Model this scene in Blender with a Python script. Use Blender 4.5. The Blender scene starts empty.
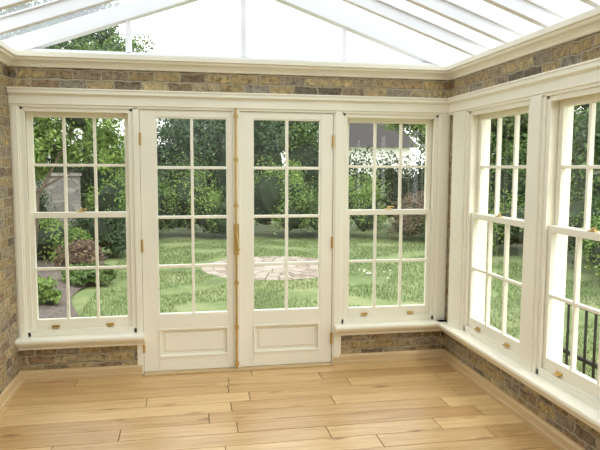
import bpy, bmesh, random
import numpy as np
from math import *
from mathutils import Vector, Matrix
random.seed(7); rng=np.random.default_rng(7)
sc=bpy.context.scene
sc.view_settings.view_transform='Standard'
W=3.345; YB=-6.6; GZ=-0.15
CX,CY,CZ=1.2490,-4.6962,1.5932
# ---------------- materials ----------------
def newmat(name):
    m=bpy.data.materials.new(name); m.use_nodes=True
    nt=m.node_tree; b=nt.nodes['Principled BSDF']; return m,nt,b
def N(nt,t,**k):
    n=nt.nodes.new(t)
    for a,v in k.items():
        if a in n.inputs: n.inputs[a].default_value=v
        else: setattr(n,a,v)
    return n
def ramp(nt,stops,interp='LINEAR'):
    r=nt.nodes.new('ShaderNodeValToRGB'); e=r.color_ramp.elements; r.color_ramp.interpolation=interp
    while len(e)<len(stops): e.new(0.5)
    for i,(p,c) in enumerate(stops): e[i].position=p; e[i].color=(*c,1)
    return r
def simple(name,col,rough=.5,metal=0,var=.06,scale=6,bump=0,bscale=60):
    m,nt,b=newmat(name)
    tc=N(nt,'ShaderNodeTexCoord'); n=N(nt,'ShaderNodeTexNoise'); n.inputs['Scale'].default_value=scale; n.inputs['Detail'].default_value=5
    nt.links.new(tc.outputs['Object'],n.inputs['Vector'])
    r=ramp(nt,[(.3,tuple(c*(1-var) for c in col)),(.7,tuple(min(1,c*(1+var)) for c in col))])
    nt.links.new(n.outputs['Fac'],r.inputs['Fac']); nt.links.new(r.outputs['Color'],b.inputs['Base Color'])
    b.inputs['Roughness'].default_value=rough; b.inputs['Metallic'].default_value=metal
    if bump:
        n2=N(nt,'ShaderNodeTexNoise'); n2.inputs['Scale'].default_value=bscale; n2.inputs['Detail'].default_value=6
        nt.links.new(tc.outputs['Object'],n2.inputs['Vector'])
        bp=N(nt,'ShaderNodeBump'); bp.inputs['Strength'].default_value=bump; bp.inputs['Distance'].default_value=.02
        nt.links.new(n2.outputs['Fac'],bp.inputs['Height']); nt.links.new(bp.outputs['Normal'],b.inputs['Normal'])
    return m
paint=simple('cream_paint',(.92,.88,.73),.32,var=.012,scale=3)
paintw=simple('white_paint',(.90,.90,.92),.4,var=.012,scale=3)
brass=simple('brass',(.66,.48,.20),.28,1,var=.08,scale=20)
iron=simple('black_iron',(.012,.012,.014),.4,.3)
plaster=simple('white_plaster',(.88,.86,.80),.8,bump=.1)
def brickmat():
    m,nt,b=newmat('stock_brick'); L=nt.links
    g=N(nt,'ShaderNodeNewGeometry'); s=N(nt,'ShaderNodeSeparateXYZ'); L.new(g.outputs['Position'],s.inputs[0])
    a=N(nt,'ShaderNodeMath',operation='ADD'); L.new(s.outputs['X'],a.inputs[0]); L.new(s.outputs['Y'],a.inputs[1])
    c=N(nt,'ShaderNodeCombineXYZ'); L.new(a.outputs[0],c.inputs['X']); L.new(s.outputs['Z'],c.inputs['Y'])
    nz=N(nt,'ShaderNodeTexNoise'); nz.inputs['Scale'].default_value=13; nz.inputs['Detail'].default_value=5; L.new(g.outputs['Position'],nz.inputs['Vector'])
    mx=N(nt,'ShaderNodeVectorMath',operation='MULTIPLY_ADD'); mx.inputs[1].default_value=(.07,.042,0); L.new(nz.outputs['Color'],mx.inputs[0]); L.new(c.outputs[0],mx.inputs[2])
    br=N(nt,'ShaderNodeTexBrick'); L.new(mx.outputs[0],br.inputs['Vector'])
    for k,v in {'Scale':1.0,'Mortar Size':.008,'Mortar Smooth':.6,'Bias':0,'Brick Width':.19,'Row Height':.070}.items(): br.inputs[k].default_value=v
    br.squash=.8; br.squash_frequency=3
    br.inputs['Color1'].default_value=(0,0,0,1); br.inputs['Color2'].default_value=(1,1,1,1); br.inputs['Mortar'].default_value=(.5,.5,.5,1)
    r=ramp(nt,[(0,(.20,.16,.12)),(.18,(.42,.32,.17)),(.36,(.54,.42,.22)),(.5,(.36,.32,.25)),(.66,(.36,.23,.13)),(.82,(.60,.49,.28)),(1,(.34,.30,.24))])
    L.new(br.outputs['Color'],r.inputs['Fac'])
    n2=N(nt,'ShaderNodeTexNoise'); n2.inputs['Scale'].default_value=26; n2.inputs['Detail'].default_value=8; n2.inputs['Roughness'].default_value=.75; L.new(g.outputs['Position'],n2.inputs['Vector'])
    r2=ramp(nt,[(.34,(.25,.23,.20)),(.5,(.90,.87,.80)),(.70,(1.55,1.46,1.27))]); L.new(n2.outputs['Fac'],r2.inputs['Fac'])
    mul=N(nt,'ShaderNodeMix',data_type='RGBA',blend_type='MULTIPLY'); mul.inputs[0].default_value=1; L.new(r.outputs['Color'],mul.inputs[6]); L.new(r2.outputs['Color'],mul.inputs[7])
    mo=N(nt,'ShaderNodeMix',data_type='RGBA'); L.new(br.outputs['Fac'],mo.inputs[0]); L.new(mul.outputs[2],mo.inputs[6]); mo.inputs[7].default_value=(.52,.45,.31,1)
    L.new(mo.outputs[2],b.inputs['Base Color']); b.inputs['Roughness'].default_value=.9
    h=N(nt,'ShaderNodeMath',operation='SUBTRACT'); L.new(n2.outputs['Fac'],h.inputs[0]); L.new(br.outputs['Fac'],h.inputs[1])
    bp=N(nt,'ShaderNodeBump'); bp.inputs['Strength'].default_value=1; bp.inputs['Distance'].default_value=.018; L.new(h.outputs[0],bp.inputs['Height']); L.new(bp.outputs['Normal'],b.inputs['Normal'])
    return m
brick=brickmat()
def woodmat(name,c0,c1,axis=0,rough=.28,knots=False):
    m,nt,b=newmat(name); L=nt.links
    g=N(nt,'ShaderNodeNewGeometry'); mp=N(nt,'ShaderNodeMapping')
    s=[34,34,34]; s[axis]=1.8; mp.inputs['Scale'].default_value=s
    off=N(nt,'ShaderNodeVectorMath',operation='SCALE'); 
    cb=N(nt,'ShaderNodeCombineXYZ')
    for i in range(3): L.new(g.outputs['Random Per Island'],cb.inputs[i])
    L.new(cb.outputs[0],off.inputs[0]); off.inputs['Scale'].default_value=17
    ad=N(nt,'ShaderNodeVectorMath',operation='ADD'); L.new(g.outputs['Position'],ad.inputs[0]); L.new(off.outputs[0],ad.inputs[1]); L.new(ad.outputs[0],mp.inputs['Vector'])
    n=N(nt,'ShaderNodeTexNoise'); n.inputs['Scale'].default_value=1; n.inputs['Detail'].default_value=7; n.inputs['Roughness'].default_value=.65; n.inputs['Distortion'].default_value=1.2; L.new(mp.outputs[0],n.inputs['Vector'])
    sc2=N(nt,'ShaderNodeMath',operation='MULTIPLY_ADD'); L.new(n.outputs['Fac'],sc2.inputs[0]); sc2.inputs[1].default_value=1.7; sc2.inputs[2].default_value=-.6
    mixf=N(nt,'ShaderNodeMath',operation='MULTIPLY_ADD'); L.new(g.outputs['Random Per Island'],mixf.inputs[0]); mixf.inputs[1].default_value=.55
    L.new(sc2.outputs[0],mixf.inputs[2])
    r=ramp(nt,[(0,c0),(.5,tuple((p+q)/2 for p,q in zip(c0,c1))),(1,c1)]); L.new(mixf.outputs[0],r.inputs['Fac']); last=r.outputs['Color']
    if knots:
        mp2=N(nt,'ShaderNodeMapping'); mp2.inputs['Scale'].default_value=(2.4,6.5,6.5); L.new(ad.outputs[0],mp2.inputs['Vector'])
        v=N(nt,'ShaderNodeTexVoronoi'); v.inputs['Scale'].default_value=.9; L.new(mp2.outputs[0],v.inputs['Vector'])
        kr=ramp(nt,[(0,(.32,.22,.14)),(.08,(.72,.62,.52)),(.18,(1,1,1))]); L.new(v.outputs['Distance'],kr.inputs['Fac'])
        mu=N(nt,'ShaderNodeMix',data_type='RGBA',blend_type='MULTIPLY'); mu.inputs[0].default_value=1; L.new(last,mu.inputs[6]); L.new(kr.outputs['Color'],mu.inputs[7]); last=mu.outputs[2]
    L.new(last,b.inputs['Base Color'])
    b.inputs['Roughness'].default_value=rough
    bp=N(nt,'ShaderNodeBump'); bp.inputs['Strength'].default_value=.08; bp.inputs['Distance'].default_value=.004; L.new(n.outputs['Fac'],bp.inputs['Height']); L.new(bp.outputs['Normal'],b.inputs['Normal'])
    return m
oak=woodmat('oak_floor',(.40,.21,.065),(.80,.55,.26),0,.33,True)
oaktrim=woodmat('oak_trim_x',(.50,.33,.15),(.72,.54,.30),0,.4)
oaktrimy=woodmat('oak_trim_y',(.50,.33,.15),(.72,.54,.30),1,.4)
def glassmat(name,tint,haze=0):
    m,nt,b=newmat(name); L=nt.links; nt.nodes.remove(b)
    out=nt.nodes['Material Output']; t=N(nt,'ShaderNodeBsdfTransparent'); t.inputs['Color'].default_value=(*tint,1)
    g=N(nt,'ShaderNodeBsdfGlossy'); g.inputs['Roughness'].default_value=.0
    lw=N(nt,'ShaderNodeLayerWeight'); pw=N(nt,'ShaderNodeMath',operation='POWER'); L.new(lw.outputs['Facing'],pw.inputs[0]); pw.inputs[1].default_value=5
    ml=N(nt,'ShaderNodeMath',operation='MULTIPLY_ADD'); L.new(pw.outputs[0],ml.inputs[0]); ml.inputs[1].default_value=.85; ml.inputs[2].default_value=.06
    mx=N(nt,'ShaderNodeMixShader'); L.new(ml.outputs[0],mx.inputs[0]); L.new(t.outputs[0],mx.inputs[1]); L.new(g.outputs[0],mx.inputs[2])
    last=mx
    if haze:
        tr=N(nt,'ShaderNodeBsdfTranslucent'); tr.inputs['Color'].default_value=(.95,.97,1,1)
        m2=N(nt,'ShaderNodeMixShader'); m2.inputs[0].default_value=haze; L.new(mx.outputs[0],m2.inputs[1]); L.new(tr.outputs[0],m2.inputs[2]); last=m2
    L.new(last.outputs[0],out.inputs['Surface']); return m
glass=glassmat('window_glass',(.97,.985,.975))
roofglass=glassmat('roof_glass',(.45,.50,.55),haze=.10)
def leafmat(name,cols,trans=.35):
    m,nt,b=newmat(name); L=nt.links
    g=N(nt,'ShaderNodeNewGeometry'); r=ramp(nt,[(i/(len(cols)-1),c) for i,c in enumerate(cols)]); L.new(g.outputs['Random Per Island'],r.inputs['Fac'])
    L.new(r.outputs['Color'],b.inputs['Base Color']); b.inputs['Roughness'].default_value=.55
    tr=N(nt,'ShaderNodeBsdfTranslucent'); L.new(r.outputs['Color'],tr.inputs['Color'])
    mx=N(nt,'ShaderNodeMixShader'); mx.inputs[0].default_value=trans; L.new(b.outputs[0],mx.inputs[1]); L.new(tr.outputs[0],mx.inputs[2]); L.new(mx.outputs[0],nt.nodes['Material Output'].inputs['Surface'])
    return m
leafA=leafmat('leaf_mid_green',[(.04,.09,.02),(.105,.19,.045),(.21,.31,.09)])
leafB=leafmat('leaf_bright_green',[(.075,.155,.028),(.19,.31,.06),(.36,.46,.14)])
leafC=leafmat('leaf_dark_green',[(.02,.05,.02),(.055,.11,.04),(.11,.18,.075)])
leafD=leafmat('leaf_blue_green',[(.05,.09,.06),(.12,.18,.12),(.20,.28,.20)])
leafR=leafmat('leaf_bronze',[(.10,.06,.05),(.22,.14,.10),(.28,.24,.11)])
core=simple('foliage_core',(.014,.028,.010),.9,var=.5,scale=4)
bark=simple('bark',(.12,.09,.065),.9,var=.35,scale=12,bump=.6)
white_petal=simple('white_petal',(.9,.9,.85),.6)
# ---------------- mesh builder ----------------
coll=sc.collection
def mkobj(name,verts,faces,mats,parent=None,midx=None,bevel=0,smooth=False):
    me=bpy.data.meshes.new(name); me.from_pydata([tuple(v) for v in verts],[],faces)
    for m in mats: me.materials.append(m)
    if midx is not None: me.polygons.foreach_set('material_index',midx)
    bm=bmesh.new(); bm.from_mesh(me); bmesh.ops.recalc_face_normals(bm,faces=bm.faces); bm.to_mesh(me); bm.free()
    if smooth:
        for p in me.polygons: p.use_smooth=True
    o=bpy.data.objects.new(name,me); coll.objects.link(o)
    if parent: o.parent=parent
    if bevel:
        b=o.modifiers.new('bevel','BEVEL'); b.width=bevel; b.segments=2; b.limit_method='ANGLE'
    return o
class MB:
    def __init__(s,mp=None): s.v=[];s.f=[];s.m=[];s.mp=mp or (lambda u,d,z:(u,d,z))
    def box(s,u0,u1,d0,d1,z0,z1,mi=0):
        k=len(s.v)
        for z in (z0,z1):
            for u,d in ((u0,d0),(u1,d0),(u1,d1),(u0,d1)): s.v.append(s.mp(u,d,z))
        for f in ((0,1,2,3),(4,5,6,7),(0,1,5,4),(1,2,6,5),(2,3,7,6),(3,0,4,7)): s.f.append([k+i for i in f]); s.m.append(mi)
    def quad(s,u0,u1,d,z0,z1,mi=0):
        k=len(s.v); s.v+=[s.mp(u0,d,z0),s.mp(u1,d,z0),s.mp(u1,d,z1),s.mp(u0,d,z1)]; s.f.append([k,k+1,k+2,k+3]); s.m.append(mi)
    def prism(s,prof,u0,u1,mi=0,mit0=0,mit1=0):
        k=len(s.v);n=len(prof)
        for u,mt in ((u0,mit0),(u1,mit1)):
            for d,z in prof: s.v.append(s.mp(u+mt*d,d,z))
        s.f.append([k+i for i in range(n)]); s.f.append([k+n+i for i in range(n)]); s.m+= [mi,mi]
        for i in range(n): s.f.append([k+i,k+(i+1)%n,k+n+(i+1)%n,k+n+i]); s.m.append(mi)
    def frame(s,u0,u1,z0,z1,w,d0,d1,mi=0):
        s.box(u0,u1,d0,d1,z0,z0+w,mi); s.box(u0,u1,d0,d1,z1-w,z1,mi); s.box(u0,u0+w,d0,d1,z0+w,z1-w,mi); s.box(u1-w,u1,d0,d1,z0+w,z1-w,mi)
    def cyl(s,p,q,r0,r1=None,n=10,mi=0):
        r1=r0 if r1 is None else r1; p=Vector(p);q=Vector(q);a=(q-p).normalized()
        t=a.cross(Vector((0,0,1)) if abs(a.z)<.9 else Vector((1,0,0))).normalized(); b=a.cross(t); k=len(s.v)
        for c,r in ((p,r0),(q,r1)):
            for i in range(n):
                w=c+(t*cos(2*pi*i/n)+b*sin(2*pi*i/n))*r; s.v.append(s.mp(*w))
        for i in range(n): s.f.append([k+i,k+(i+1)%n,k+n+(i+1)%n,k+n+i]); s.m.append(mi)
        s.f.append([k+i for i in range(n)]); s.f.append([k+n+i for i in range(n)]); s.m+=[mi,mi]
    def obj(s,name,mats,parent=None,bevel=0,smooth=False):
        return mkobj(name,s.v,s.f,mats if isinstance(mats,list) else [mats],parent,s.m,bevel,smooth)
def empty(name,loc=(0,0,0)):
    e=bpy.data.objects.new(name,None); coll.objects.link(e); return e
mapB=lambda u,d,z:(u,d,z)
mapR=lambda u,d,z:(W+d,-u,z)
mapL=lambda u,d,z:(-d,u,z)
# ---------------- room shell ----------------
LZ=.25; T=.25
b=MB(); b.box(-T,.895,0,T,GZ-.2,LZ); b.box(2.375,W+T,0,T,GZ-.2,LZ); b.box(-T,W+T,0,T,2.14,2.33); b.box(.895,2.375,0.0,T,GZ-.2,-.002)
b.box(-T,0,0,T,LZ,2.14)
b.obj('wall_back',brick)
b=MB(); b.box(W,W+T,YB,0,GZ-.2,LZ); b.box(W,W+T,YB,0,2.14,2.33); b.box(W,W+T,-.085,T,LZ,2.14)
b.obj('wall_right',brick)
b=MB(); b.box(-T,0,YB,0,GZ-.2,2.33); b.obj('wall_left',brick)
b=MB(); b.box(-T,W+T,YB-T,YB,GZ-.2,2.33)
k=len(b.v)
for y in (YB-T,YB):
    b.v+= [(-T,y,2.33),(W+T,y,2.33),(W/2,y,3.02)]
b.f+=[[k,k+1,k+2],[k+3,k+4,k+5],[k,k+3,k+5,k+2],[k+1,k+4,k+5,k+2],[k,k+1,k+4,k+3]]; b.m+=[0]*5
b.obj('wall_front',plaster)
# floor planks
b=MB(); y=0.0; PW=.165
while y>YB:
    x=-random.random()*1.5
    while x<W:
        L=random.choice([.7,.9,1.1,1.3,1.6,1.9]); x0=max(x,0); x1=min(x+L,W)
        if x1>x0+.02:
            b.box(x0+.0022,x1-.0022,max(y-PW,YB)+.002,y-.002,-.02,0)
        x+=L
    y-=PW
b.box(0,W,YB,0,-.06,-.012,1)
b.obj('floor',[oak,simple('floor_gap',(.10,.05,.02),.9)],bevel=.002)
# baseboards
pr=[(0,0),(-.034,0),(-.034,.026),(-.022,.032),(-.02,.064),(-.012,.080),(0,.082)]
b=MB(mapB); b.prism(pr,0,.885); b.prism(pr,2.385,W); b.obj('baseboard_back',oaktrim)
b=MB(mapR); b.prism(pr,0,-YB); b.obj('baseboard_right',oaktrimy)
b=MB(mapL); b.prism(pr,YB,0); b.obj('baseboard_left',oaktrimy)
b=MB(); b.box(.897,2.373,-.05,.2,0,.018); b.obj('door_threshold',oaktrim,bevel=.004)
# cornice
cp=[(0.10,2.30),(0,2.30),(-.012,2.302),(-.018,2.318),(-.035,2.335),(-.055,2.345),(-.06,2.36),(-.075,2.365),(-.075,2.398),(0.1,2.40)]
b=MB(mapB); b.prism(cp,0,W,mit0=0); b.obj('trim_1',paint)
b=MB(mapR); b.prism(cp,-.1,-YB); b.obj('trim_2',paint)
b=MB(mapL); b.prism(cp,YB,.1); b.obj('trim_3',paint)
# head casing
hc=[(.14,2.02),(-.012,2.02),(-.012,2.035),(-.022,2.04),(-.022,2.10),(-.03,2.108),(-.045,2.115),(-.045,2.14),(-.052,2.142),(-.052,2.152),(.14,2.152)]
b=MB(mapB); b.prism(hc,0,W); b.obj('trim_4',paint)
b=MB(mapR); b.prism(hc,0,-YB); b.obj('trim_5',paint)
# posts / casings
Z0=.33
b=MB(mapB)
def post(b,u0,u1,z0=Z0,z1=2.03):
    b.box(u0,u1,-.012,.16,z0,z1)
    w=u1-u0
    if w>.06:
        b.box(u0+.012,u1-.012,-.02,0,z0,z1)
post(b,0,.066); post(b,.848,.895,.0); post(b,2.375,2.452,.0); post(b,3.245,W)
b.obj('trim_6',paint,bevel=.004)
RO=[(.36,1.20),(1.37,2.21),(2.38,3.22),(3.39,4.23),(4.40,5.24)]
b=MB(mapR); prev=0.085
for u0,u1 in RO+[(-YB,-YB)]:
    b.box(prev,u0,-.012,.16,Z0,2.03)
    if u0-prev>.1:
        b.box(prev+.03,u0-.03,-.026,0,Z0,2.03)
    prev=u1
b.obj('trim_7',paint,bevel=.004)
# sills
sp=[(.16,.335),(-.085,.335),(-.095,.328),(-.098,.315),(-.092,.30),(-.078,.296),(-.07,.285),(-.05,.268),(-.04,.262),(-.036,.245),(0.0,.243),(.16,.243)]
b=MB(mapB); b.prism(sp,0,.905); b.obj('window_sill',paint)
b=MB(mapB); b.prism(sp,2.385,W); b.obj('window_sill.001',paint)
b=MB(mapR); b.prism(sp,0,-YB); b.obj('window_sill.002',paint)
# ---------------- windows ----------------
def window(name,mp,u0,u1,z0=.335,z1=2.03,zm=1.235):
    e=empty(name)
    b=MB(mp); lin=.022
    b.box(u0,u0+lin,0.0,.16,z0,z1); b.box(u1-lin,u1,0.0,.16,z0,z1); b.box(u0,u1,0,.16,z1-.03,z1); b.box(u0,u1,0.0,.19,z0,z0+.035)
    b.frame(u0+lin,u1-lin,z0+.035,z1-.03,.012,.0,.016)
    b.obj('box_frame',paint,e,.002)
    a0,a1=u0+lin+.003,u1-lin-.003
    def sash(nm,za,zb,d0,d1,st,rt,rb):
        b=MB(mp); b.box(a0,a0+st,d0,d1,za,zb); b.box(a1-st,a1,d0,d1,za,zb)
        b.box(a0+st,a1-st,d0,d1,za,za+rb); b.box(a0+st,a1-st,d0,d1,zb-rt,zb)
        g0,g1,h0,h1=a0+st,a1-st,za+rb,zb-rt
        mu=.020
        for i in (1,2):
            c=g0+(g1-g0)*i/3; b.box(c-mu/2,c+mu/2,d0+.004,d1-.004,h0,h1)
        c=(h0+h1)/2; b.box(g0,g1,d0+.005,d1-.005,c-mu/2,c+mu/2)
        b.obj(nm,paint,e,.003)
        g=MB(mp); dm=(d0+d1)/2+.004; g.quad(g0-.005,g1+.005,dm,h0-.005,h1+.005); g.obj(nm+'_glass',glass,e)
    sash('sash_upper',zm-.02,z1-.032,.062,.10,.042,.045,.04)
    sash('sash_lower',z0+.037,zm+.022,.018,.056,.042,.042,.085)
    b=MB(mp)
    for c in (u0+(u1-u0)*.25,u0+(u1-u0)*.75):
        b.box(c-.028,c+.028,.010,.018,z0+.062,z0+.078); b.box(c-.022,c+.022,-.008,.012,z0+.060,z0+.068)
    c=(u0+u1)/2; b.box(c-.03,c+.03,.022,.05,zm+.022,zm+.03); b.cyl((c,.036,zm+.03),(c,.036,zm+.045),.012,.009); b.cyl((c,.036,zm+.042),(c+.045,.02,zm+.045),.005)
    b.obj('sash_fittings',brass,e,.002)
    return e
window('window_1',mapB,.066,.848)
window('window_2',mapB,2.452,3.245)
for i,(a,c) in enumerate(RO): window('window_%d'%(i+3),mapR,a,c)
# ---------------- doors ----------------
def door(name,x0,x1,g0,g1,hinge):
    e=empty(name); z0,z1=.02,2.018; d0,d1=.0,.045; gz0,gz1=.46,1.965
    b=MB()
    b.box(x0,g0,d0,d1,z0,z1); b.box(g1,x1,d0,d1,z0,z1); b.box(g0,g1,d0,d1,gz1,z1)
    b.box(g0,g1,d0,d1,.355,gz0); b.box(g0,g1,d0,d1,z0,.125)
    mu=.022; c=(g0+g1)/2
    b.box(c-mu/2,c+mu/2,.006,.04,gz0,gz1)
    for i in (1,2,3):
        z=gz0+(gz1-gz0)*i/4; b.box(g0,g1,.007,.039,z-mu/2,z+mu/2)
    b.frame(g0,g1,gz0,gz1,.009,.003,.042)
    b.box(g0,g1,.02,.035,.125,.355); b.frame(g0,g1,.125,.355,.016,-.006,.03); b.box(g0+.045,g1-.045,.010,.03,.17,.31)
    b.obj('leaf',paint,e,.003)
    g=MB(); g.quad(g0-.004,g1+.004,.022,gz0-.004,gz1+.004); g.obj('glazing',glass,e)
    h=MB()
    for z in (.22,1.0,1.80):
        h.cyl((hinge,-.016,z-.045),(hinge,-.016,z+.045),.006); h.cyl((hinge,-.016,z+.045),(hinge,-.016,z+.055),.004,.002); h.box(hinge-.009,hinge+.009,-.013,.0,z-.045,z+.045)
    h.obj('hinges',brass,e,smooth=False)
    return e
e1=door('door_1',.897,1.607,1.01,1.545,.899)
e2=door('door_2',1.613,2.373,1.738,2.275,2.371)
b=MB(); b.box(1.585,1.64,-.018,0,.02,2.018); b.obj('astragal',paint,e2,.004)
b=MB(); rx=1.606; b.cyl((rx,-.032,.03),(rx,-.032,2.04),.0085)
for z in (.06,.35,.7,1.3,1.65,1.98): b.box(rx-.016,rx+.016,-.042,-.016,z-.013,z+.013)
b.box(rx-.02,rx+.02,-.038,-.018,.92,1.16); b.cyl((rx,-.03,1.09),(rx,-.07,1.09),.012); b.cyl((rx,-.07,1.09),(rx+.012,-.078,.97),.010,.008); b.cyl((rx,-.03,.98),(rx,-.05,.98),.013)
b.cyl((rx+.012,-.078,.975),(rx+.013,-.079,.955),.012,.012)
b.obj('espagnolette_bolt',brass,e2)
# ---------------- roof ----------------
S=.35; RZ=2.40; apex=W/2; AZ=RZ+S*apex
e=empty('ceiling')
b=MB()
def rafter(b,y,w,side,dz0=0,dz1=.09):
    k=len(b.v)
    for yy in (y-w/2,y+w/2):
        if side>0: pts=[(W+.1,RZ-S*.1),(apex,AZ)]
        else: pts=[(-.1,RZ-S*.1),(apex,AZ)]
        b.v+=[(pts[0][0],yy,pts[0][1]+dz0),(pts[1][0],yy,pts[1][1]+dz0),(pts[1][0],yy,pts[1][1]+dz1),(pts[0][0],yy,pts[0][1]+dz1)]
    for f in ((0,1,2,3),(4,5,6,7),(0,1,5,4),(1,2,6,5),(2,3,7,6),(3,0,4,7)): b.f.append([k+i for i in f]); b.m.append(0)
y=-.46
while y>YB+.1:
    for s in (1,-1):
        rafter(b,y,.05,s,-.0,.085); rafter(b,y,.085,s,.085,.098)
    y-=.46
b.box(apex-.03,apex+.03,YB,.08,AZ-.06,AZ+.11)
b.obj('rafters',paintw,e,.003)
b=MB()
for s in (1,-1): rafter(b,.03,.10,s,-.03,.085)
b.box(0,W,-.0,.08,2.39,2.43)
for x in (.83,apex,2.455):
    zt=RZ+S*min(x,W-x); b.box(x-.02,x+.02,0.0,.06,2.42,zt+.03)
b.obj('gable_frame',paintw,e,.003)
b=MB(); b.v=[(0,.03,2.40),(W,.03,2.40),(apex,.03,AZ+.05)]; b.f=[[0,1,2]]; b.m=[0]
b.obj('gable_glass',glass,e)
b=MB()
for s in (1,-1):
    k=len(b.v); x0=W+.1 if s>0 else -.1
    b.v+=[(x0,YB,RZ-S*.1+.1),(apex,YB,AZ+.1),(apex,.08,AZ+.1),(x0,.08,RZ-S*.1+.1)]; b.f.append([k,k+1,k+2,k+3]); b.m.append(0)
b.obj('roof_glazing',roofglass,e)
# ---------------- garden ----------------
def grass_mat():
    m,nt,b=newmat('lawn_grass'); L=nt.links; g=N(nt,'ShaderNodeNewGeometry')
    n=N(nt,'ShaderNodeTexNoise'); n.inputs['Scale'].default_value=1.1; n.inputs['Detail'].default_value=8; n.inputs['Roughness'].default_value=.75; L.new(g.outputs['Position'],n.inputs['Vector'])
    r=ramp(nt,[(.34,(.075,.115,.035)),(.5,(.145,.20,.065)),(.66,(.26,.28,.13))]); L.new(n.outputs['Fac'],r.inputs['Fac']); L.new(r.outputs['Color'],b.inputs['Base Color']); b.inputs['Roughness'].default_value=.9
    return m
lawnm=grass_mat()
b=MB()
for (x0,x1,y0,y1) in ((-32,38,T+.002,50),(-32,-T-.002,-20,T+.002),(W+T+.002,38,-20,T+.002)):
    k=len(b.v); b.v+=[(x0,y0,GZ),(x1,y0,GZ),(x1,y1,GZ),(x0,y1,GZ)]; b.f.append([k,k+1,k+2,k+3]); b.m.append(0)
b.obj('lawn',lawnm)
def blades(name,n,xr,yr,h,mat,skip=None):
    x=rng.uniform(*xr,n); y=rng.uniform(yr[0],yr[1],n)
    if skip is not None:
        k=~skip(x,y); x=x[k]; y=y[k]; n=len(x)
    a=rng.uniform(0,pi,n); hh=h*rng.uniform(.5,1.3,n); w=.006; lx=rng.normal(0,.015,n); ly=rng.normal(0,.015,n)
    V=np.empty((n,3,3)); V[:,0]=np.c_[x-np.cos(a)*w,y-np.sin(a)*w,np.full(n,GZ-.002)]; V[:,1]=np.c_[x+np.cos(a)*w,y+np.sin(a)*w,np.full(n,GZ-.002)]; V[:,2]=np.c_[x+lx,y+ly,GZ+hh]
    me=bpy.data.meshes.new(name); me.from_pydata(V.reshape(-1,3).tolist(),[],np.arange(n*3).reshape(-1,3).tolist()); me.materials.append(mat)
    o=bpy.data.objects.new(name,me); coll.objects.link(o); return o
PC=(2.7,5.75); PR=1.25
clump=lambda x,y:(np.sin(x*3.1+np.sin(y*2.3)*1.7)+np.sin(y*3.7+np.sin(x*1.9)*2)<-.75)
inp=lambda x,y:((x-PC[0])**2+(y-PC[1])**2<(PR+.02)**2)|((x<-.05)&(y<7.5))|((x<W+.4)&(y<.3))|clump(x,y)
leafG=leafmat('grass_blade',[(.08,.125,.035),(.15,.215,.065),(.25,.29,.12)],.3)
blades('grass',90000,(-.5,7.5),(-3,10.0),.04,leafG,inp)
b=MB(); 
for ri,(ra,rb) in enumerate([(0,.18),(.19,.40),(.41,.62),(.63,.84),(.85,1.05),(1.06,1.25)]):
    nseg=max(1,int(2*pi*((ra+rb)/2)/.2)) if ra>0 else 1
    for s in range(nseg):
        a0=2*pi*s/nseg+ri*.3; a1=2*pi*(s+1)/nseg+ri*.3; 
        if ra>0: ga=.012/rb; pts=[(ra,a0+ga),(rb,a0+ga),(rb,(a0+a1)/2),(rb,a1-ga),(ra,a1-ga)]
        else: pts=[(rb,2*pi*i/16) for i in range(16)]
        k=len(b.v); n=len(pts); zz=GZ+.012+random.uniform(-.004,.004)
        for z in (GZ-.03,zz):
            for r_,a_ in pts: b.v.append((PC[0]+r_*cos(a_),PC[1]+r_*sin(a_),z))
        b.f.append([k+i for i in range(n)]); b.f.append([k+n+i for i in range(n)]); b.m+=[0,0]
        for i in range(n): b.f.append([k+i,k+(i+1)%n,k+n+(i+1)%n,k+n+i]); b.m.append(0)
pm,nt,bb=newmat('patio_stone'); g=N(nt,'ShaderNodeNewGeometry'); r=ramp(nt,[(0,(.22,.17,.13)),(.5,(.31,.26,.21)),(1,(.38,.33,.28))]); nt.links.new(g.outputs['Random Per Island'],r.inputs['Fac']); nt.links.new(r.outputs['Color'],bb.inputs['Base Color']); bb.inputs['Roughness'].default_value=.9
b.obj('circular_patio',pm,bevel=.006)
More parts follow.
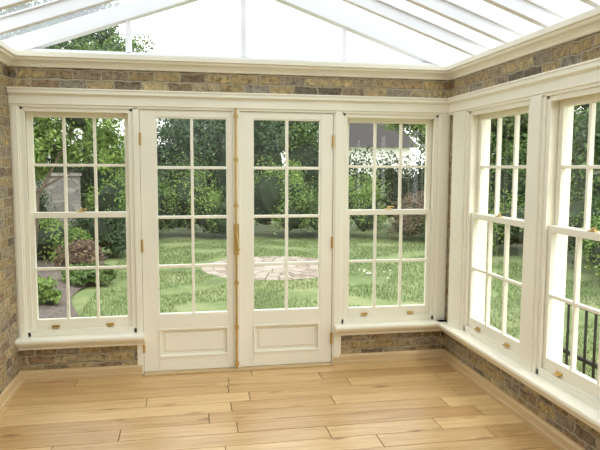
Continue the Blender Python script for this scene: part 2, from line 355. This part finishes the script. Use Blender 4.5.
# foliage
ico=bmesh.new(); bmesh.ops.create_icosphere(ico,subdivisions=2,radius=1); ico.verts.ensure_lookup_table()
IV=np.array([v.co[:] for v in ico.verts]); IF=[[v.index for v in f.verts] for f in ico.faces]
def leafy(name,clumps,n,leaf,mat,trunk=(),cores=.66,elong=2.0,droop=0,spread=.45):
    V=[];F=[];M=[];k=0
    for (cx,cy,cz,rx,ry,rz) in clumps:
        c=np.array([cx,cy,cz]); R=np.array([rx,ry,rz])
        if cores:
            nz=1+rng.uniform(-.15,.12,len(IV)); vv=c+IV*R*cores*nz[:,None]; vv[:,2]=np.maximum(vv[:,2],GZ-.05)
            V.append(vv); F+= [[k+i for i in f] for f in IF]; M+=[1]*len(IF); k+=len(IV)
        ns=22; d=rng.normal(size=(ns,3)); d/=np.linalg.norm(d,axis=1)[:,None]; d[:,2]=np.where(d[:,2]<-.5,-d[:,2],d[:,2])
        sub=c+d*R*rng.uniform(.6,1.08,(ns,1)); w=rng.integers(0,ns,n)
        q=rng.normal(size=(n,3)); q/=np.linalg.norm(q,axis=1)[:,None]; q*=rng.uniform(.1,1,(n,1))**.5
        P=sub[w]+q*R*spread
        P=P[P[:,2]>GZ+.01]; m=len(P)
        a=rng.normal(size=(m,3)); a[:,2]-=droop; a/=np.linalg.norm(a,axis=1)[:,None]
        nn=(P-c)/R+rng.normal(size=(m,3))*.6; nn[:,2]+=.4
        b2=np.cross(a,nn); b2/=np.linalg.norm(b2,axis=1)[:,None]+1e-9
        s=leaf*rng.uniform(.6,1.3,(m,1))
        Q=np.stack([P-a*s*.5,P+b2*s*.5/elong,P+a*s*.5,P-b2*s*.5/elong],1)
        V.append(Q.reshape(-1,3)); F+=(np.arange(m*4).reshape(-1,4)+k).tolist(); M+=[0]*m; k+=4*m
    mb=MB()
    for p,q,r0,r1 in trunk: mb.cyl(p,q,r0,r1,8)
    if mb.v:
        V.append(np.array(mb.v)); F+=[[k+i for i in f] for f in mb.f]; M+=[2]*len(mb.f); k+=len(mb.v)
    V=np.concatenate(V)
    me=bpy.data.meshes.new(name); me.from_pydata(V.tolist(),[],F)
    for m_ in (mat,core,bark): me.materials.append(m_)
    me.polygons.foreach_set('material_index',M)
    o=bpy.data.objects.new(name,me); coll.objects.link(o); return o
def hedge(name,p,q,h,wd,n,leaf,mat,jit=.2):
    L=hypot(q[0]-p[0],q[1]-p[1]); m=max(2,int(L/(wd*.9))); cl=[]
    for i in range(m+1):
        t=i/m; hh=h*random.uniform(1-jit,1+jit*.6)
        cl.append((p[0]+(q[0]-p[0])*t,p[1]+(q[1]-p[1])*t,GZ+hh*.5,wd*.75,wd*.75,hh*.56))
    return leafy(name,cl,n,leaf,mat)
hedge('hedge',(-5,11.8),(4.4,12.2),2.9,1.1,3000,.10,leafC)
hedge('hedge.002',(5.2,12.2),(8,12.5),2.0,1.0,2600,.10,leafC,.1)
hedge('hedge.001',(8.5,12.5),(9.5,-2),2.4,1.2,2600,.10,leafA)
def tree(name,x,y,h,r,mat,n=4200,leaf=.11,cl=6):
    tr=[((x,y,GZ-.05),(x+.1,y,GZ+h*.45),.13,.09)]
    C=[]
    for i in range(cl):
        a=2*pi*i/cl+random.random(); rr=r*random.uniform(.35,.6); zz=GZ+h*random.uniform(.5,.8)
        c=(x+cos(a)*rr,y+sin(a)*rr,zz); C.append((*c,r*.5,r*.5,r*.42)); tr.append(((x+.1,y,GZ+h*.42),c,.07,.02))
    C.append((x,y,GZ+h*.86,r*.42,r*.42,h*.14)); tr.append(((x+.1,y,GZ+h*.42),(x,y,GZ+h*.9),.07,.02))
    return leafy(name,C,n,leaf,mat,tr,cores=.5)
tree('tree',-1.5,12.5,6.3,1.9,leafA,n=5000)
tree('tree.001',-4.1,10.4,4.6,1.5,leafB)
tree('tree.002',3.6,13.8,4.6,2.0,leafA,n=6000)
tree('tree.003',8.4,11.6,4.6,1.7,leafB)
tree('tree.004',9.5,8.4,4.4,1.8,leafA)
tree('tree.005',10.2,5.0,4.0,1.8,leafC)
tree('tree.006',9.6,1.5,4.2,1.7,leafA)
C=[]; 
for i in range(8):
    t=i/7; C.append((1.3,13,GZ+1.2+t*2.75,1.25*(1-t)+.25,1.1*(1-t)+.25,.38))
leafy('conifer_tree',C,2400,.15,leafD,[((1.3,13,GZ-.05),(1.3,13,4),.12,.02)],cores=.55,elong=5)
leafy('fruit_tree',[(-.5,5.6,2.35,.7,.7,.5),(-1.4,5.2,2.6,.7,.7,.5),(-.15,6.2,1.8,.4,.5,.45),(-.9,5.6,1.9,.5,.5,.4),(-1.2,5.3,1.55,.3,.35,.3),(-1.75,5.6,1.9,.4,.4,.4)],3200,.075,leafB,
 [((-1.2,5.4,GZ-.05),(-1.08,5.4,1.1),.05,.035),((-1.08,5.4,1.1),(-.5,5.6,2.3),.026,.012),((-1.08,5.4,1.1),(-1.5,5.2,2.6),.026,.012),((-1.1,5.4,1.2),(-.2,6.1,1.8),.02,.01)],cores=.3)
def shrub(i,x,y,h,r,mat,n=2600,leaf=.065):
    nm='shrub' if i==0 else 'shrub.%03d'%i
    C=[(x,y,GZ+h*.5,r,r,h*.5)]
    for j in range(4):
        a=random.uniform(0,2*pi); hh=h*random.uniform(.25,.5); C.append((x+cos(a)*r*.8,y+sin(a)*r*.8,GZ+hh,r*.5,r*.5,hh))
    return leafy(nm,C,n//2,leaf,mat)
lst=[(-.4,9.8,1.7,.7,leafB),(.3,10.5,1.6,.7,leafA),(1.3,10.6,1.9,.7,leafB),(2.3,10.5,1.2,.6,leafC),(3.3,10.4,1.9,.8,leafB),(4.5,10.4,1.3,.8,leafA),(5.6,10.2,1.6,.7,leafB),(6.8,9.6,1.2,.8,leafR),(7.6,8.2,1.5,.8,leafA),(7.9,6.6,1.2,.8,leafB),(8.2,5.0,1.4,.8,leafA),(8.1,3.3,1.1,.8,leafB),(8.0,1.6,1.4,.8,leafA),
 (-.65,3.1,.40,.25,leafB),(-1.2,6.8,.8,.5,leafB),(-.45,7.5,.9,.5,leafC),(-1.7,4.2,.7,.4,leafA),(-.6,5.9,.45,.35,leafR),(-2.0,6.0,1.1,.5,leafA),(-.25,4.5,.28,.3,leafA),(-1.9,7.7,1.35,.5,leafC)]
for i,(x,y,h,r,m) in enumerate(lst): shrub(i,x,y,h,r,m)
bed,nt,bb=newmat('bark_mulch'); g=N(nt,'ShaderNodeNewGeometry'); v=N(nt,'ShaderNodeTexVoronoi'); v.inputs['Scale'].default_value=30; nt.links.new(g.outputs['Position'],v.inputs['Vector'])
r=ramp(nt,[(0,(.085,.065,.055)),(.6,(.13,.105,.09)),(1,(.18,.155,.135))]); nt.links.new(v.outputs['Color'],r.inputs['Fac']); nt.links.new(r.outputs['Color'],bb.inputs['Base Color']); bb.inputs['Roughness'].default_value=1
bm=bmesh.new(); bmesh.ops.create_grid(bm,x_segments=40,y_segments=60,size=1)
for vv in bm.verts:
    x,y=vv.co.x,vv.co.y; rr=max(abs(x),abs(y)); vv.co=Vector((-1.5+x*1.35+.15*sin(y*6)*max(x,0),4.6+y*3.0,GZ+.002+.06*(1-rr**6)+random.uniform(-.0,.03)))
me=bpy.data.meshes.new('flower_bed'); bm.to_mesh(me); me.materials.append(bed); o=bpy.data.objects.new('flower_bed',me); coll.objects.link(o)
b=MB(); b.cyl((-1.25,2.9,GZ-.05),(-1.22,2.92,.35),.10,.08,12); b.cyl((-1.22,2.92,.3),(-1.4,2.9,.6),.05,.04,8); b.cyl((-1.22,2.92,.3),(-1.08,2.95,.62),.045,.03,8); b.obj('tree_stump',simple('mossy_wood',(.25,.27,.17),.9,var=.3,bump=.5))
def stonewall():
    m,nt,b=newmat('garden_stone'); L=nt.links; g=N(nt,'ShaderNodeNewGeometry')
    mp=N(nt,'ShaderNodeMapping'); mp.inputs['Scale'].default_value=(4.2,4.2,9); L.new(g.outputs['Position'],mp.inputs['Vector'])
    v=N(nt,'ShaderNodeTexVoronoi'); v.inputs['Scale'].default_value=1; L.new(mp.outputs[0],v.inputs['Vector'])
    v2=N(nt,'ShaderNodeTexVoronoi',feature='DISTANCE_TO_EDGE'); v2.inputs['Scale'].default_value=1; L.new(mp.outputs[0],v2.inputs['Vector'])
    r=ramp(nt,[(0,(.17,.16,.145)),(.5,(.24,.225,.20)),(1,(.32,.30,.27))]); L.new(v.outputs['Color'],r.inputs['Fac'])
    r2=ramp(nt,[(0,(.55,.55,.55)),(.08,(1,1,1))]); L.new(v2.outputs['Distance'],r2.inputs['Fac'])
    mu=N(nt,'ShaderNodeMix',data_type='RGBA',blend_type='MULTIPLY'); mu.inputs[0].default_value=1; L.new(r.outputs['Color'],mu.inputs[6]); L.new(r2.outputs['Color'],mu.inputs[7]); L.new(mu.outputs[2],b.inputs['Base Color']); b.inputs['Roughness'].default_value=.95
    return m
b=MB(); b.box(-6,-1.0,8.6,8.8,GZ,1.40); b.box(-6,-.97,8.56,8.84,1.40,1.46); b.obj('garden_wall',stonewall())
tile=simple('roof_tile',(.045,.04,.04),1.0,var=.25,scale=8)
b=MB(); b.box(7.9,10.9,21,27,GZ,2.55,0)
k=len(b.v); b.v+=[(7.6,20.7,2.5),(11.2,20.7,2.5),(11.2,27.3,2.5),(7.6,27.3,2.5),(8.3,22.5,4.15),(10.3,22.5,4.15),(9.4,25.5,4.15)]
b.f+=[[k,k+1,k+5,k+4],[k+1,k+2,k+5],[k+5,k+2,k+6],[k+2,k+3,k+6],[k+3,k,k+4],[k+3,k+4,k+6],[k+4,k+5,k+6],[k,k+1,k+2,k+3]]; b.m+=[1]*8
b.box(9.7,10.2,23.2,23.7,3.6,4.6,0); b.obj('neighbour_house',[plaster,tile])
V=[];F=[]
for i in range(14):
    x=random.uniform(4.0,4.6); y=random.uniform(4.2,5.2); z=GZ+random.uniform(.03,.06); s=.014; k=len(V)
    for p in IV[:]: V.append((x+p[0]*s,y+p[1]*s,z+p[2]*s*.6))
    F+=[[k+j for j in f] for f in IF]
mkobj('white_flowers',V,F,[white_petal])
b=MB(); 
for z in (.42,-.02): b.box(4.48,4.51,-3,.6,z,z+.03)
y=-3.0
while y<=.61: b.box(4.487,4.503,y-.008,y+.008,GZ-.05,.43); y+=.12
for y in (-3,-1.2,.6): b.box(4.475,4.515,y-.02,y+.02,GZ-.1,.5)
b.obj('iron_railing',iron)
# ---------------- light ----------------
w=bpy.data.worlds.new('sky'); sc.world=w; w.use_nodes=True; nt=w.node_tree; bg=nt.nodes['Background']
tc=N(nt,'ShaderNodeTexCoord'); s=N(nt,'ShaderNodeSeparateXYZ'); nt.links.new(tc.outputs['Generated'],s.inputs[0])
r=ramp(nt,[(0,(1,.99,.97)),(.25,(.97,.975,.98)),(.8,(.90,.93,.96))]); nt.links.new(s.outputs['Z'],r.inputs['Fac']); nt.links.new(r.outputs['Color'],bg.inputs['Color']); bg.inputs['Strength'].default_value=3.15
l=bpy.data.lights.new('sun','SUN'); l.energy=1.8; l.angle=radians(20); l.color=(1,.95,.85); o=bpy.data.objects.new('sun',l); coll.objects.link(o)
o.rotation_euler=(radians(38),radians(25),0)
# ---------------- camera ----------------
cam=bpy.data.cameras.new('camera'); co=bpy.data.objects.new('camera',cam); coll.objects.link(co); sc.camera=co
yaw,pit,rol=.1814,-.0941,.0044
F_=Vector((sin(yaw)*cos(pit),cos(yaw)*cos(pit),sin(pit))); R_=Vector((cos(yaw),-sin(yaw),0)); U_=R_.cross(F_)
R2=R_*cos(rol)+U_*sin(rol); U2=-R_*sin(rol)+U_*cos(rol)
M=Matrix((R2,U2,-F_)).transposed().to_4x4(); M.translation=Vector((CX,CY,CZ)); co.matrix_world=M
cam.sensor_width=36; cam.lens=607.8/600*36; cam.clip_start=.05
